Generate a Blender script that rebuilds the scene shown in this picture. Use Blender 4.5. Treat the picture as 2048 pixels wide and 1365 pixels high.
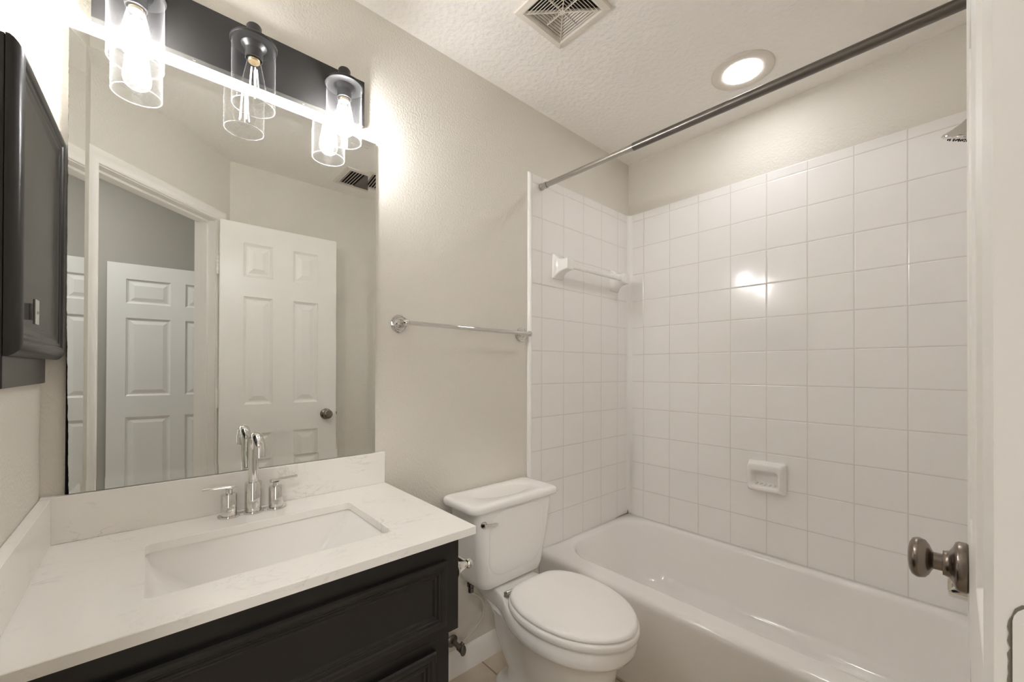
import bpy, bmesh, math, random
from mathutils import Vector, Matrix
random.seed(4)
sc = bpy.context.scene
for o in list(bpy.data.objects):
    bpy.data.objects.remove(o)

# ------------------------------------------------------------------ camera
CAM = Vector((1.3466, 0.173, 1.20))
F_PX, YAW, PITCH, ROLL, SHIFT_PX = 817.0, math.radians(48.2215), math.radians(0.2766), math.radians(0.1785), 53.15
def make_camera():
    c, s = math.cos(YAW), math.sin(YAW)
    F0, R0, U0 = Vector((-s, c, 0)), Vector((c, s, 0)), Vector((0, 0, 1))
    F = F0*math.cos(PITCH) + U0*math.sin(PITCH)
    U = U0*math.cos(PITCH) - F0*math.sin(PITCH)
    R = R0*math.cos(ROLL) + U*math.sin(ROLL)
    U2 = U*math.cos(ROLL) - R0*math.sin(ROLL)
    cd = bpy.data.cameras.new('camera')
    cd.sensor_width = 36.0
    cd.lens = 36.0*F_PX/2048.0
    cd.shift_y = SHIFT_PX/2048.0
    cd.clip_start = 0.01
    co = bpy.data.objects.new('camera', cd)
    sc.collection.objects.link(co)
    m = Matrix((R, U2, -F)).transposed().to_4x4()
    m.translation = CAM
    co.matrix_world = m
    sc.camera = co
make_camera()

# ------------------------------------------------------------------ world, exposure
SKY = 0.65
w = bpy.data.worlds.new('world'); sc.world = w; w.use_nodes = True
w.node_tree.nodes['Background'].inputs[0].default_value = (1.0, 0.985, 0.96, 1)
w.node_tree.nodes['Background'].inputs[1].default_value = SKY
sc.view_settings.view_transform = 'Standard'
sc.view_settings.look = 'None'
sc.view_settings.exposure = 2.30
sc.view_settings.gamma = 1.0
sc.view_settings.use_curve_mapping = False
sc.cycles.max_bounces = 11
sc.cycles.diffuse_bounces = 9
sc.cycles.glossy_bounces = 6
sc.cycles.transparent_max_bounces = 16
sc.cycles.use_denoising = True
sc.cycles.use_adaptive_sampling = True
sc.cycles.adaptive_threshold = 0.15
sc.cycles.adaptive_min_samples = 16
sc.cycles.blur_glossy = 0.6
sc.cycles.sample_clamp_indirect = 4.0

WARM = (1.0, 0.875, 0.745)
LENS_POWER = 9.5
FIL_POWER = 103.0
HALL_FILL_POWER = 16.0  # strength of the fill lamp added in the hall

# ------------------------------------------------------------------ materials
def new_mat(name):
    m = bpy.data.materials.new(name); m.use_nodes = True
    nt = m.node_tree
    return m, nt, nt.nodes['Principled BSDF'], nt.nodes['Material Output']
def plain(name, col, rough=0.5, metal=0.0, coat=0.0, bump=None, spec=None):
    m, nt, b, out = new_mat(name)
    b.inputs['Base Color'].default_value = (*col, 1)
    b.inputs['Roughness'].default_value = rough
    b.inputs['Metallic'].default_value = metal
    if coat: 
        b.inputs['Coat Weight'].default_value = coat
        b.inputs['Coat Roughness'].default_value = 0.11
    if spec is not None: b.inputs['Specular IOR Level'].default_value = spec
    if bump:
        scale, strength, dist, detail = bump
        tc = nt.nodes.new('ShaderNodeNewGeometry')
        n = nt.nodes.new('ShaderNodeTexNoise')
        n.inputs['Scale'].default_value = scale; n.inputs['Detail'].default_value = detail
        nt.links.new(tc.outputs['Position'], n.inputs['Vector'])
        bp = nt.nodes.new('ShaderNodeBump')
        bp.inputs['Strength'].default_value = strength; bp.inputs['Distance'].default_value = dist
        nt.links.new(n.outputs['Fac'], bp.inputs['Height'])
        nt.links.new(bp.outputs['Normal'], b.inputs['Normal'])
    return m
def emit(name, col, power):
    m, nt, b, out = new_mat(name)
    b.inputs['Base Color'].default_value = (0.8, 0.8, 0.8, 1)
    b.inputs['Emission Color'].default_value = (*col, 1)
    b.inputs['Emission Strength'].default_value = power
    return m
def thin_glass(name, tint=(0.97, 0.97, 0.97), edge=0.9, base=0.012):
    m, nt, b, out = new_mat(name)
    nt.nodes.remove(b)
    tr = nt.nodes.new('ShaderNodeBsdfTransparent'); tr.inputs[0].default_value = (*tint, 1)
    gl = nt.nodes.new('ShaderNodeBsdfGlossy'); gl.inputs['Roughness'].default_value = 0.02
    gl.inputs[0].default_value = (edge, edge, edge, 1)
    df = nt.nodes.new('ShaderNodeBsdfTranslucent'); df.inputs[0].default_value = (edge, edge, edge, 1)
    d2 = nt.nodes.new('ShaderNodeBsdfDiffuse'); d2.inputs[0].default_value = (edge, edge, edge, 1)
    md = nt.nodes.new('ShaderNodeMixShader'); md.inputs[0].default_value = 0.5
    nt.links.new(df.outputs[0], md.inputs[1]); nt.links.new(d2.outputs[0], md.inputs[2])
    mg = nt.nodes.new('ShaderNodeMixShader'); mg.inputs[0].default_value = 0.45
    nt.links.new(gl.outputs[0], mg.inputs[1]); nt.links.new(md.outputs[0], mg.inputs[2])
    fr = nt.nodes.new('ShaderNodeLayerWeight'); fr.inputs['Blend'].default_value = 0.5
    fac = math_node(nt, 'ADD', math_node(nt, 'MULTIPLY', math_node(nt, 'POWER', fr.outputs['Facing'], 6.0), 0.42), base)
    mx = nt.nodes.new('ShaderNodeMixShader')
    nt.links.new(fac, mx.inputs[0])
    nt.links.new(tr.outputs[0], mx.inputs[1]); nt.links.new(mg.outputs[0], mx.inputs[2])
    nt.links.new(mx.outputs[0], out.inputs[0])
    return m
def math_node(nt, op, a, b=None, c=None):
    n = nt.nodes.new('ShaderNodeMath'); n.operation = op
    for i, v in enumerate((a, b, c)):
        if v is None: continue
        if isinstance(v, (int, float)): n.inputs[i].default_value = v
        else: nt.links.new(v, n.inputs[i])
    return n.outputs[0]
def tile_mat(name, axis, off_h, off_v, pitch, col, grout, gw=0.0028, rough=0.13, var=0.0, noise_col=None):
    """square tiles on a plane; axis = which world axis runs along the wall, vertical is z (or y for a floor)"""
    m, nt, b, out = new_mat(name)
    g = nt.nodes.new('ShaderNodeNewGeometry')
    sp = nt.nodes.new('ShaderNodeSeparateXYZ'); nt.links.new(g.outputs['Position'], sp.inputs[0])
    hv = sp.outputs['X' if axis[0] == 'x' else 'Y']; vv = sp.outputs['Z' if axis[1] == 'z' else 'Y']
    ds = []
    for src, off in ((hv, off_h), (vv, off_v)):
        q = math_node(nt, 'DIVIDE', math_node(nt, 'SUBTRACT', src, off), pitch)
        fr = math_node(nt, 'SUBTRACT', q, math_node(nt, 'ROUND', q))
        ds.append(math_node(nt, 'MULTIPLY', math_node(nt, 'ABSOLUTE', fr), pitch))
    d = math_node(nt, 'MINIMUM', ds[0], ds[1])          # distance to the nearest joint
    mr = nt.nodes.new('ShaderNodeMapRange'); mr.inputs[1].default_value = gw*0.45; mr.inputs[2].default_value = gw*0.75
    nt.links.new(d, mr.inputs[0])
    mx = nt.nodes.new('ShaderNodeMix'); mx.data_type = 'RGBA'
    mx.inputs[6].default_value = (*grout, 1); mx.inputs[7].default_value = (*col, 1)
    nt.links.new(mr.outputs[0], mx.inputs[0])
    if noise_col:
        n = nt.nodes.new('ShaderNodeTexNoise'); n.inputs['Scale'].default_value = 9; n.inputs['Detail'].default_value = 6
        nt.links.new(g.outputs['Position'], n.inputs['Vector'])
        m2 = nt.nodes.new('ShaderNodeMix'); m2.data_type = 'RGBA'
        m2.inputs[6].default_value = (*col, 1); m2.inputs[7].default_value = (*noise_col, 1)
        r2 = nt.nodes.new('ShaderNodeMapRange'); r2.inputs[1].default_value = 0.35; r2.inputs[2].default_value = 0.7
        nt.links.new(n.outputs['Fac'], r2.inputs[0]); nt.links.new(r2.outputs[0], m2.inputs[0])
        nt.links.new(m2.outputs[2], mx.inputs[7])
    nt.links.new(mx.outputs[2], b.inputs['Base Color'])
    rr = nt.nodes.new('ShaderNodeMapRange'); rr.inputs[1].default_value = gw*0.4; rr.inputs[2].default_value = gw*0.8
    rr.inputs[3].default_value = 0.55; rr.inputs[4].default_value = rough
    nt.links.new(d, rr.inputs[0]); nt.links.new(rr.outputs[0], b.inputs['Roughness'])
    pr = nt.nodes.new('ShaderNodeMapRange'); pr.interpolation_type = 'SMOOTHSTEP'
    pr.inputs[1].default_value = gw*0.3; pr.inputs[2].default_value = gw*1.7
    nt.links.new(d, pr.inputs[0])
    bp = nt.nodes.new('ShaderNodeBump'); bp.inputs['Strength'].default_value = 0.6; bp.inputs['Distance'].default_value = 0.0012
    nt.links.new(pr.outputs[0], bp.inputs['Height'])
    nt.links.new(bp.outputs['Normal'], b.inputs['Normal'])
    return m
def quartz_mat(name):
    m, nt, b, out = new_mat(name)
    g = nt.nodes.new('ShaderNodeNewGeometry')
    mp = nt.nodes.new('ShaderNodeMapping'); mp.inputs['Scale'].default_value = (1.0, 0.45, 1.0); mp.inputs['Rotation'].default_value = (0, 0, 0.5)
    nt.links.new(g.outputs['Position'], mp.inputs[0])
    n = nt.nodes.new('ShaderNodeTexNoise'); n.inputs['Scale'].default_value = 16; n.inputs['Detail'].default_value = 8
    n.inputs['Roughness'].default_value = 0.6; n.inputs['Distortion'].default_value = 1.1
    nt.links.new(mp.outputs[0], n.inputs['Vector'])
    vein = math_node(nt, 'ABSOLUTE', math_node(nt, 'SUBTRACT', n.outputs['Fac'], 0.5))
    r = nt.nodes.new('ShaderNodeMapRange'); r.inputs[1].default_value = 0.0; r.inputs[2].default_value = 0.014
    r.inputs[3].default_value = 1.0; r.inputs[4].default_value = 0.0
    nt.links.new(vein, r.inputs[0])
    n2 = nt.nodes.new('ShaderNodeTexNoise'); n2.inputs['Scale'].default_value = 7; n2.inputs['Detail'].default_value = 3
    nt.links.new(g.outputs['Position'], n2.inputs['Vector'])
    r2 = nt.nodes.new('ShaderNodeMapRange'); r2.inputs[1].default_value = 0.47; r2.inputs[2].default_value = 0.74
    nt.links.new(n2.outputs['Fac'], r2.inputs[0])
    f = math_node(nt, 'MULTIPLY', math_node(nt, 'MULTIPLY', r.outputs[0], r2.outputs[0]), 0.62)
    mx = nt.nodes.new('ShaderNodeMix'); mx.data_type = 'RGBA'
    mx.inputs[6].default_value = (0.90, 0.875, 0.835, 1); mx.inputs[7].default_value = (0.42, 0.40, 0.36, 1)
    nt.links.new(f, mx.inputs[0]); nt.links.new(mx.outputs[2], b.inputs['Base Color'])
    b.inputs['Roughness'].default_value = 0.16
    return m
def black_wood_mat(name):
    m, nt, b, out = new_mat(name)
    g = nt.nodes.new('ShaderNodeNewGeometry')
    mp = nt.nodes.new('ShaderNodeMapping'); mp.inputs['Scale'].default_value = (60, 60, 3)
    nt.links.new(g.outputs['Position'], mp.inputs[0])
    n = nt.nodes.new('ShaderNodeTexNoise'); n.inputs['Scale'].default_value = 2.0; n.inputs['Detail'].default_value = 5
    nt.links.new(mp.outputs[0], n.inputs['Vector'])
    bp = nt.nodes.new('ShaderNodeBump'); bp.inputs['Strength'].default_value = 0.18; bp.inputs['Distance'].default_value = 0.0006
    nt.links.new(n.outputs['Fac'], bp.inputs['Height']); nt.links.new(bp.outputs['Normal'], b.inputs['Normal'])
    b.inputs['Base Color'].default_value = (0.012, 0.0105, 0.009, 1)
    b.inputs['Roughness'].default_value = 0.33
    return m
def mirror_mat(name):
    """silvered glass whose backing has gone black along the lower left edge"""
    m, nt, b, out = new_mat(name)
    g = nt.nodes.new('ShaderNodeNewGeometry')
    sp = nt.nodes.new('ShaderNodeSeparateXYZ'); nt.links.new(g.outputs['Position'], sp.inputs[0])
    n = nt.nodes.new('ShaderNodeTexNoise'); n.inputs['Scale'].default_value = 60; n.inputs['Detail'].default_value = 4
    nt.links.new(g.outputs['Position'], n.inputs['Vector'])
    # width of the black edge: 5 mm at the bottom, fading out towards z = 1.34
    wid = nt.nodes.new('ShaderNodeMapRange'); wid.inputs[1].default_value = 0.92; wid.inputs[2].default_value = 1.36
    wid.inputs[3].default_value = 0.0056; wid.inputs[4].default_value = 0.0
    nt.links.new(sp.outputs['Z'], wid.inputs[0])
    edge = math_node(nt, 'ADD', math_node(nt, 'SUBTRACT', sp.outputs['Y'], 0.0389), math_node(nt, 'MULTIPLY', math_node(nt, 'SUBTRACT', n.outputs['Fac'], 0.5), 0.003))
    fac = math_node(nt, 'LESS_THAN', edge, wid.outputs[0])
    mx = nt.nodes.new('ShaderNodeMix'); mx.data_type = 'RGBA'
    mx.inputs[6].default_value = (0.83, 0.84, 0.815, 1); mx.inputs[7].default_value = (0.012, 0.012, 0.011, 1)
    nt.links.new(fac, mx.inputs[0]); nt.links.new(mx.outputs[2], b.inputs['Base Color'])
    b.inputs['Metallic'].default_value = 1.0; b.inputs['Roughness'].default_value = 0.0
    return m

P = 0.1556                      # tile pitch
ZROW = 1.20 + 0.86567           # a horizontal joint
XCOL = 1.3466 - 1.0862          # a vertical joint on the tub wall
YCOL = 0.173 + 1.5375           # a vertical joint on the mirror-side wall
YTILE = 0.173 + 2.1235          # face of the tiled tub wall
M_WALL = plain('greige_paint', (0.745, 0.713, 0.645), 0.55, bump=(135, 0.55, 0.004, 3))
M_CEIL = plain('ceiling_paint', (0.89, 0.862, 0.82), 0.8, bump=(48, 0.75, 0.006, 5))
M_TRIM = plain('white_trim_paint', (0.90, 0.87, 0.83), 0.35)
M_DOOR = plain('white_door_paint', (0.90, 0.875, 0.835), 0.31)
M_HALL = plain('grey_hall_paint', (0.40, 0.39, 0.36), 0.6, bump=(150, 0.2, 0.002, 3))
M_HDOOR = plain('hall_door_paint', (0.76, 0.77, 0.77), 0.35)
TILE = (0.915, 0.893, 0.872); GROUT = (0.715, 0.68, 0.635)
M_TILE_B = tile_mat('white_tile_tub_wall', 'xz', XCOL, ZROW, P, TILE, GROUT)
M_TILE_M = tile_mat('white_tile_mirror_side', 'yz', YCOL, ZROW, P, TILE, GROUT)
M_TILE_E = tile_mat('white_tile_end_wall', 'yz', YCOL, ZROW, P, TILE, GROUT)
M_TILE_TRIM = plain('white_tile_edge', TILE, 0.12)
M_FLOOR = tile_mat('beige_floor_tile', 'xy', 0.205, 1.205, 0.335, (0.66, 0.57, 0.455), (0.30, 0.245, 0.185), 0.005, 0.35, noise_col=(0.53, 0.445, 0.345))
M_PORC = plain('white_porcelain', (0.915, 0.895, 0.87), 0.08)
M_TUB = plain('white_enamel', (0.91, 0.885, 0.86), 0.11)
M_SEAT = plain('white_seat_plastic', (0.91, 0.885, 0.855), 0.16)
M_QUARTZ = quartz_mat('veined_white_quartz')
M_BLACK = black_wood_mat('black_painted_wood')
M_BMETAL = plain('matte_black_metal', (0.018, 0.017, 0.016), 0.42, bump=(400, 0.15, 0.0004, 2))
M_CHROME = plain('chrome', (0.72, 0.705, 0.68), 0.05, 1.0)
M_STEEL = plain('satin_steel', (0.50, 0.48, 0.45), 0.24, 1.0)
M_DSTEEL = plain('dark_steel', (0.20, 0.185, 0.17), 0.3, 1.0)
M_BRONZE = plain('antique_pewter', (0.26, 0.22, 0.19), 0.27, 1.0)
M_MIRROR = mirror_mat('silvered_mirror')
M_GLASS = thin_glass('clear_glass')
M_RIM = thin_glass('polished_glass_rim', (0.9, 0.9, 0.9), 0.95, 0.5)
M_BULB = thin_glass('bulb_glass', (0.96, 0.955, 0.95), 0.8)
M_FIL = emit('lit_filament', (1.0, 1.0, 1.02), FIL_POWER)
M_FILOFF = emit('dim_filament', (1.0, 0.95, 0.88), 0.5)
M_LENS = emit('lit_lens', (1.0, 1.0, 1.02), LENS_POWER)
M_HFILL = emit('added_hall_lamp_glow', (1.0, 0.975, 0.94), HALL_FILL_POWER)
M_VENT = plain('aged_white_plastic', (0.72, 0.67, 0.60), 0.4)
M_DARK = plain('cavity_shade_and_rubber', (0.02, 0.016, 0.012), 0.9)  # shade painted behind the ceiling grilles; also the nozzle rubber
M_BRASS = plain('bulb_screw_base', (0.70, 0.55, 0.34), 0.3, 1.0)
M_HOSE = plain('white_braided_hose', (0.62, 0.58, 0.50), 0.45)
M_CAULK = plain('stained_caulk', (0.23, 0.20, 0.165), 0.8)
M_FILTER = plain('grey_air_filter', (0.16, 0.15, 0.135), 0.9, bump=(300, 0.5, 0.002, 2))

# ------------------------------------------------------------------ object helpers
def origin_of(o):
    v = Vector((0, 0, 0))
    while o is not None:
        v += o.location; o = o.parent
    return v
def obj(name, bm, mat, parent=None, smooth=True, bevel=0.0, seg=2, label=None, angle=35):
    bmesh.ops.remove_doubles(bm, verts=bm.verts, dist=1e-6)
    bmesh.ops.recalc_face_normals(bm, faces=bm.faces)
    me = bpy.data.meshes.new(name)
    if parent is not None:
        bmesh.ops.translate(bm, verts=bm.verts, vec=-origin_of(parent))
    for f in bm.faces: f.smooth = smooth
    bm.to_mesh(me); bm.free()
    if smooth: me.set_sharp_from_angle(angle=math.radians(angle))
    me.materials.append(mat)
    o = bpy.data.objects.new(name, me); sc.collection.objects.link(o)
    if parent is not None: o.parent = parent
    if bevel:
        b = o.modifiers.new('bevel', 'BEVEL'); b.width = bevel; b.segments = seg
        b.limit_method = 'ANGLE'; b.angle_limit = math.radians(40); b.harden_normals = True
    if label: o['label'] = label
    return o
def thing(name, label, cat, loc, group=None):
    o = bpy.data.objects.new(name, None); sc.collection.objects.link(o)
    o.empty_display_size = 0.05
    o.location = loc; o['label'] = label; o['category'] = cat
    if group: o['group'] = group
    return o
def tag(o, label, cat, group=None):
    o['label'] = label; o['category'] = cat
    if group: o['group'] = group
    return o
def struct(name, bm, mat, parent=None, label=None, cat=None, **k):
    o = obj(name, bm, mat, parent, **k)
    o['kind'] = 'structure'
    if label: o['label'] = label
    if cat: o['category'] = cat
    return o
def B(): return bmesh.new()
def box(bm, x0, x1, y0, y1, z0, z1, M=None):
    vs = [bm.verts.new((x, y, z)) for x in (x0, x1) for y in (y0, y1) for z in (z0, z1)]
    for f in ((0,1,3,2),(4,6,7,5),(0,4,5,1),(2,3,7,6),(0,2,6,4),(1,5,7,3)):
        bm.faces.new([vs[i] for i in f])
    if M is not None: bmesh.ops.transform(bm, matrix=M, verts=vs)
    return vs
def loft(bm, rings, cap0=True, cap1=True, closed=True, wrap=False):
    R = [[bm.verts.new(p) for p in r] for r in rings]
    n = len(R[0])
    pairs = list(zip(R[:-1], R[1:])) + ([(R[-1], R[0])] if wrap else [])
    for a, b in pairs:
        for i in range(n if closed else n-1):
            j = (i+1) % n
            try: bm.faces.new((a[i], a[j], b[j], b[i]))
            except ValueError: pass
    if not wrap:
        if cap0: bm.faces.new(list(reversed(R[0])))
        if cap1: bm.faces.new(R[-1])
    return [v for r in R for v in r]
def frame_of(d):
    d = Vector(d).normalized()
    a = Vector((0, 0, 1)) if abs(d.z) < 0.95 else Vector((1, 0, 0))
    u = d.cross(a).normalized(); v = d.cross(u).normalized()
    return d, u, v
def lathe(bm, prof, origin, axis, seg=32, cap0=True, cap1=True):
    d, u, v = frame_of(axis); o = Vector(origin)
    rings = [[o + d*h + (u*math.cos(2*math.pi*i/seg) + v*math.sin(2*math.pi*i/seg))*max(r, 1e-5) for i in range(seg)] for r, h in prof]
    return loft(bm, rings, cap0, cap1)
def tube(bm, pts, rad, seg=16):
    pts = [Vector(p) for p in pts]; n = len(pts)
    rad = rad if isinstance(rad, (list, tuple)) else [rad]*n
    T = [(pts[min(i+1, n-1)] - pts[max(i-1, 0)]).normalized() for i in range(n)]
    d, u, v = frame_of(T[0]); rings = []
    for i in range(n):
        u = (u - T[i]*u.dot(T[i])).normalized(); v = T[i].cross(u)
        rings.append([pts[i] + (u*math.cos(2*math.pi*k/seg) + v*math.sin(2*math.pi*k/seg))*rad[i] for k in range(seg)])
    return loft(bm, rings)
def rrect(a0, a1, b0, b1, r, n=6):
    """rounded rectangle, 4*n points, counter-clockwise"""
    r = min(r, (a1-a0)/2-1e-5, (b1-b0)/2-1e-5)
    out = []
    for cx, cy, t0 in ((a1-r, b1-r, 0), (a0+r, b1-r, 90), (a0+r, b0+r, 180), (a1-r, b0+r, 270)):
        for k in range(n):
            t = math.radians(t0 + 90*k/(n-1)); out.append((cx + r*math.cos(t), cy + r*math.sin(t)))
    return out
def ellipse_like(cx, cy, ax, ay, n=6):
    out = []
    for q in range(4):
        for k in range(n):
            t = math.radians(90*q + 90*k/(n-1)*0.999 if k == n-1 else 90*q + 90*k/(n-1)); out.append((cx + ax*math.cos(t), cy + ay*math.sin(t)))
    return out
def catmull(pts, per=6, closed=False):
    n = len(pts); out = []
    rng = range(n) if closed else range(n-1)
    g = lambda i: Vector(pts[i % n]) if closed else Vector(pts[max(0, min(n-1, i))])
    for i in rng:
        p0, p1, p2, p3 = g(i-1), g(i), g(i+1), g(i+2)
        for k in range(per):
            t = k/per
            out.append(0.5*((2*p1) + (p2-p0)*t + (2*p0-5*p1+4*p2-p3)*t*t + (3*p1-p0-3*p2+p3)*t**3))
    if not closed: out.append(Vector(pts[-1]))
    return out
def framed_panel(bm, a0, a1, b0, b1, prof, put):
    """nested rectangles following a moulding profile of (inset, height); put(a,b,h) gives the 3D point"""
    rings = []
    for ins, h in prof:
        rings.append([put(a, b, h) for a, b in ((a0+ins, b0+ins), (a1-ins, b0+ins), (a1-ins, b1-ins), (a0+ins, b1-ins))])
    return loft(bm, rings, cap0=True, cap1=True)

H = 2.415                       # ceiling height
XW = 1.51                       # wall behind the open door
YW = YTILE + 0.004              # painted tub wall
CD = 0.985                      # diagonal doorway wall: x - y = CD
R2 = math.sqrt(0.5)
def diag(s, n, z): return Vector((CD + s*R2 - n*R2, s*R2 + n*R2, z))
MD = Matrix(((R2, -R2, 0, CD), (R2, R2, 0, 0), (0, 0, 1, 0), (0, 0, 0, 1)))   # (s, n, z) -> world
S0, S1, ZD = 0.030, 0.637, 2.030     # clear door opening
T_D = 0.115

# ================================================================== room shell
bm = B(); box(bm, -0.1, 3.3, -1.9, YW+0.1, -0.08, 0.0); struct('floor', bm, M_FLOOR, smooth=False)
bm = B()
cp = [(-0.1, -0.1), (CD+0.06, -0.1), (CD+T_D*0.5/R2*1.2, 0.0), (XW+0.1, XW+0.1-CD-T_D*0.5/R2*1.2), (XW+0.1, YW+0.1), (-0.1, YW+0.1)]
loft(bm, [[Vector((x, y, z)) for x, y in cp] for z in (H, H+0.08)]); struct('ceiling', bm, M_CEIL, smooth=False)
H2 = 2.78                       # the hall is taller than the bathroom
bm = B(); box(bm, -0.1, 3.3, -1.9, YW+0.1, H2, H2+0.08); struct('ceiling_hall', bm, M_CEIL, smooth=False)
bm = B(); box(bm, -0.1, 0.0, -0.1, YW+0.1, 0, H); wall_front = struct('wall_front', bm, M_WALL, smooth=False)
bm = B(); box(bm, 0.0, CD, -0.1, 0.0, 0, H2); struct('wall_left', bm, M_WALL, smooth=False)
bm = B(); box(bm, 0.0, XW+0.1, YW, YW+0.1, 0, H2); wall_right = struct('wall_right', bm, M_WALL, smooth=False)
bm = B(); box(bm, XW, XW+0.1, XW-CD, YW, 0, H2); wall_back = struct('wall_back', bm, M_WALL, smooth=False)
bm = B()
box(bm, -0.0, S0-0.018, -T_D, 0, 0, H2, MD); box(bm, S1+0.018, (XW-CD)/R2, -T_D, 0, 0, H2, MD)
box(bm, S0-0.018, S1+0.018, -T_D, 0, ZD+0.018, H2, MD)
struct('wall_entry', bm, M_WALL, smooth=False)
# hall beyond the doorway (seen only in the mirror)
WY0, WY1, WZ0, WZ1 = -1.55, -0.28, 0.50, 2.20      # hall window added for fill daylight, out of the camera's and the mirror's view
bm = B()
def HW(y0, y1, z0, z1, x): return [Vector((x, y, z)) for y, z in ((y0, z0), (y1, z0), (y1, z1), (y0, z1))]
loft(bm, [HW(-1.8, 1.4, 0, H2, 3.06), HW(-1.8, 1.4, 0, H2, 3.16), HW(WY0, WY1, WZ0, WZ1, 3.16), HW(WY0, WY1, WZ0, WZ1, 3.06)], wrap=True)
struct('wall_hall_far', bm, M_HALL, smooth=False)
bm = B(); box(bm, 0.3, 3.06, -1.9, -1.8, 0, H2); struct('wall_hall_left', bm, M_HALL, smooth=False)
bm = B()
loft(bm, [HW(WY0, WY1, WZ0, WZ1, 3.08), HW(WY0, WY1, WZ0, WZ1, 3.12), HW(WY0+0.04, WY1-0.04, WZ0+0.04, WZ1-0.04, 3.12), HW(WY0+0.04, WY1-0.04, WZ0+0.04, WZ1-0.04, 3.08)], wrap=True)
win = struct('added_window_1', bm, M_TRIM, smooth=False, bevel=0.002)
bm = B(); box(bm, 3.099, 3.103, WY0+0.038, WY1-0.038, WZ0+0.038, WZ1-0.038); obj('pane', bm, M_GLASS, win, smooth=False)
pl = bpy.data.lights.new('added_window_portal', 'AREA'); pl.shape = 'RECTANGLE'; pl.size = WY1-WY0-0.08; pl.size_y = WZ1-WZ0-0.08
pl.cycles.is_portal = True  # guides daylight sampling through the added window
po = bpy.data.objects.new('added_window_portal', pl); sc.collection.objects.link(po)
po.location = (3.095, (WY0+WY1)/2, (WZ0+WZ1)/2); po.rotation_euler = (math.radians(90), 0, math.radians(90))
bm = B(); box(bm, XW+0.1, 3.06, 1.3, 1.4, 0, H2); struct('wall_hall_right', bm, M_HALL, smooth=False)
bm = B(); box(bm, 0.2, 0.3, -1.9, -0.1, 0, H2); struct('wall_hall_near', bm, M_HALL, smooth=False)

# door lining, stop and moulded casing around the doorway
bm = B()
box(bm, S0-0.018, S0, -T_D, 0, 0, ZD, MD); box(bm, S1, S1+0.018, -T_D, 0, 0, ZD, MD)
box(bm, S0-0.018, S1+0.018, -T_D, 0, ZD, ZD+0.018, MD)
box(bm, S0, S0+0.011, -0.075, -0.040, 0, ZD, MD); box(bm, S1-0.011, S1, -0.075, -0.040, 0, ZD, MD)
box(bm, S0, S1, -0.075, -0.040, ZD-0.011, ZD, MD)
lining = struct('trim_1', bm, M_TRIM, bevel=0.0015, label='white painted door lining and moulded casing around the diagonal doorway')
CAS = [(0.0, 0.0), (0.0, 0.009), (0.004, 0.012), (0.010, 0.012), (0.014, 0.0095), (0.034, 0.0135), (0.038, 0.0165), (0.046, 0.018), (0.053, 0.018), (0.0575, 0.015), (0.0575, 0.0)]
def casing(side):
    bm = B(); n0, sg = (0.0, 1) if side == 'in' else (-T_D, -1)
    rings = []
    for k in range(4):
        r = []
        for o_, p_ in CAS:
            o_ = o_ + 0.004
            s_, z_ = ((S0-o_, 0), (S0-o_, ZD+o_), (S1+o_, ZD+o_), (S1+o_, 0))[k]
            r.append(diag(max(s_, -0.026), n0 + sg*p_, z_))
        rings.append(r)
    loft(bm, rings)
    return bm
obj('casing', casing('in'), M_TRIM, lining, angle=50)
obj('casing', casing('out'), M_TRIM, lining, angle=50)

# baseboards
def baseboard(name, pts, nrm):
    bm = B(); prof = [(0, 0), (0.013, 0), (0.013, 0.062), (0.010, 0.070), (0.009, 0.080), (0.005, 0.090), (0.0, 0.097)]
    rings = [[Vector((p[0] + nrm[0]*d, p[1] + nrm[1]*d, z)) for d, z in prof] for p in pts]
    loft(bm, rings); return struct(name, bm, M_TRIM, angle=50)
baseboard('baseboard_front', [(0, 0.722), (0, 1.535)], (1, 0))
baseboard('baseboard_back', [(XW, 0.58), (XW, 1.535)], (-1, 0))

# glazed tile surrounds of the tub (face 4 mm off the painted wall)
ZT = 2.108
bm = B(); box(bm, 0.008, XW-0.008, YTILE-0.004, YW, 0.34, ZT)
struct('tile_surround', bm, M_TILE_B, wall_right, bevel=0.004, seg=3, label='glossy white six inch tiles above the long side of the tub')
bm = B(); box(bm, 0.0, 0.008, 1.487, YW, 0.0, ZT)
ts = struct('tile_surround', bm, M_TILE_M, wall_front, bevel=0.004, seg=3, label='glossy white tiles on the mirror side of the tub with bullnose edge')
bm = B(); box(bm, XW-0.008, XW, 1.487, YW, 0.0, ZT)
struct('tile_surround', bm, M_TILE_E, wall_back, bevel=0.004, seg=3, label='glossy white tiles on the shower end of the tub')
# rounded bullnose down the outer edge (a little bolder than the flat tiles, as in the photo)
bm = B()
rings = []
for z in (0.0, ZT-0.010, ZT-0.003, ZT):
    q = 1.0 if z < ZT-0.004 else 0.45
    ring = [Vector((0.0002, 1.468, z))]
    for k in range(9):
        t = math.radians(180 - 180*k/8)
        ring.append(Vector((0.0002 + (0.008 + 0.006*math.sin(t))*q if 0 < k < 8 else 0.0045*q, 1.4785 + 0.0105*math.cos(t), z)))
    ring.append(Vector((0.0002, 1.489, z)))
    rings.append(ring)
loft(bm, rings)
obj('bullnose_edge', bm, M_TILE_TRIM, ts, angle=60)
# quarter-round corner bead between the two tiled walls
bm = B(); q = []
for z in (0.36, ZT-0.002):
    ring = [Vector((0.006, YTILE, z))]
    for k in range(8):
        t = math.radians(90*k/7)
        ring.append(Vector((0.0085 + 0.026*(1-math.sin(t)), YTILE-0.0045 - 0.026*(1-math.cos(t)), z)))
    ring.append(Vector((0.006, YTILE, z)))
    q.append(ring[:-1])
loft(bm, q); obj('corner_bead', bm, M_TILE_TRIM, ts, angle=60)
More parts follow.
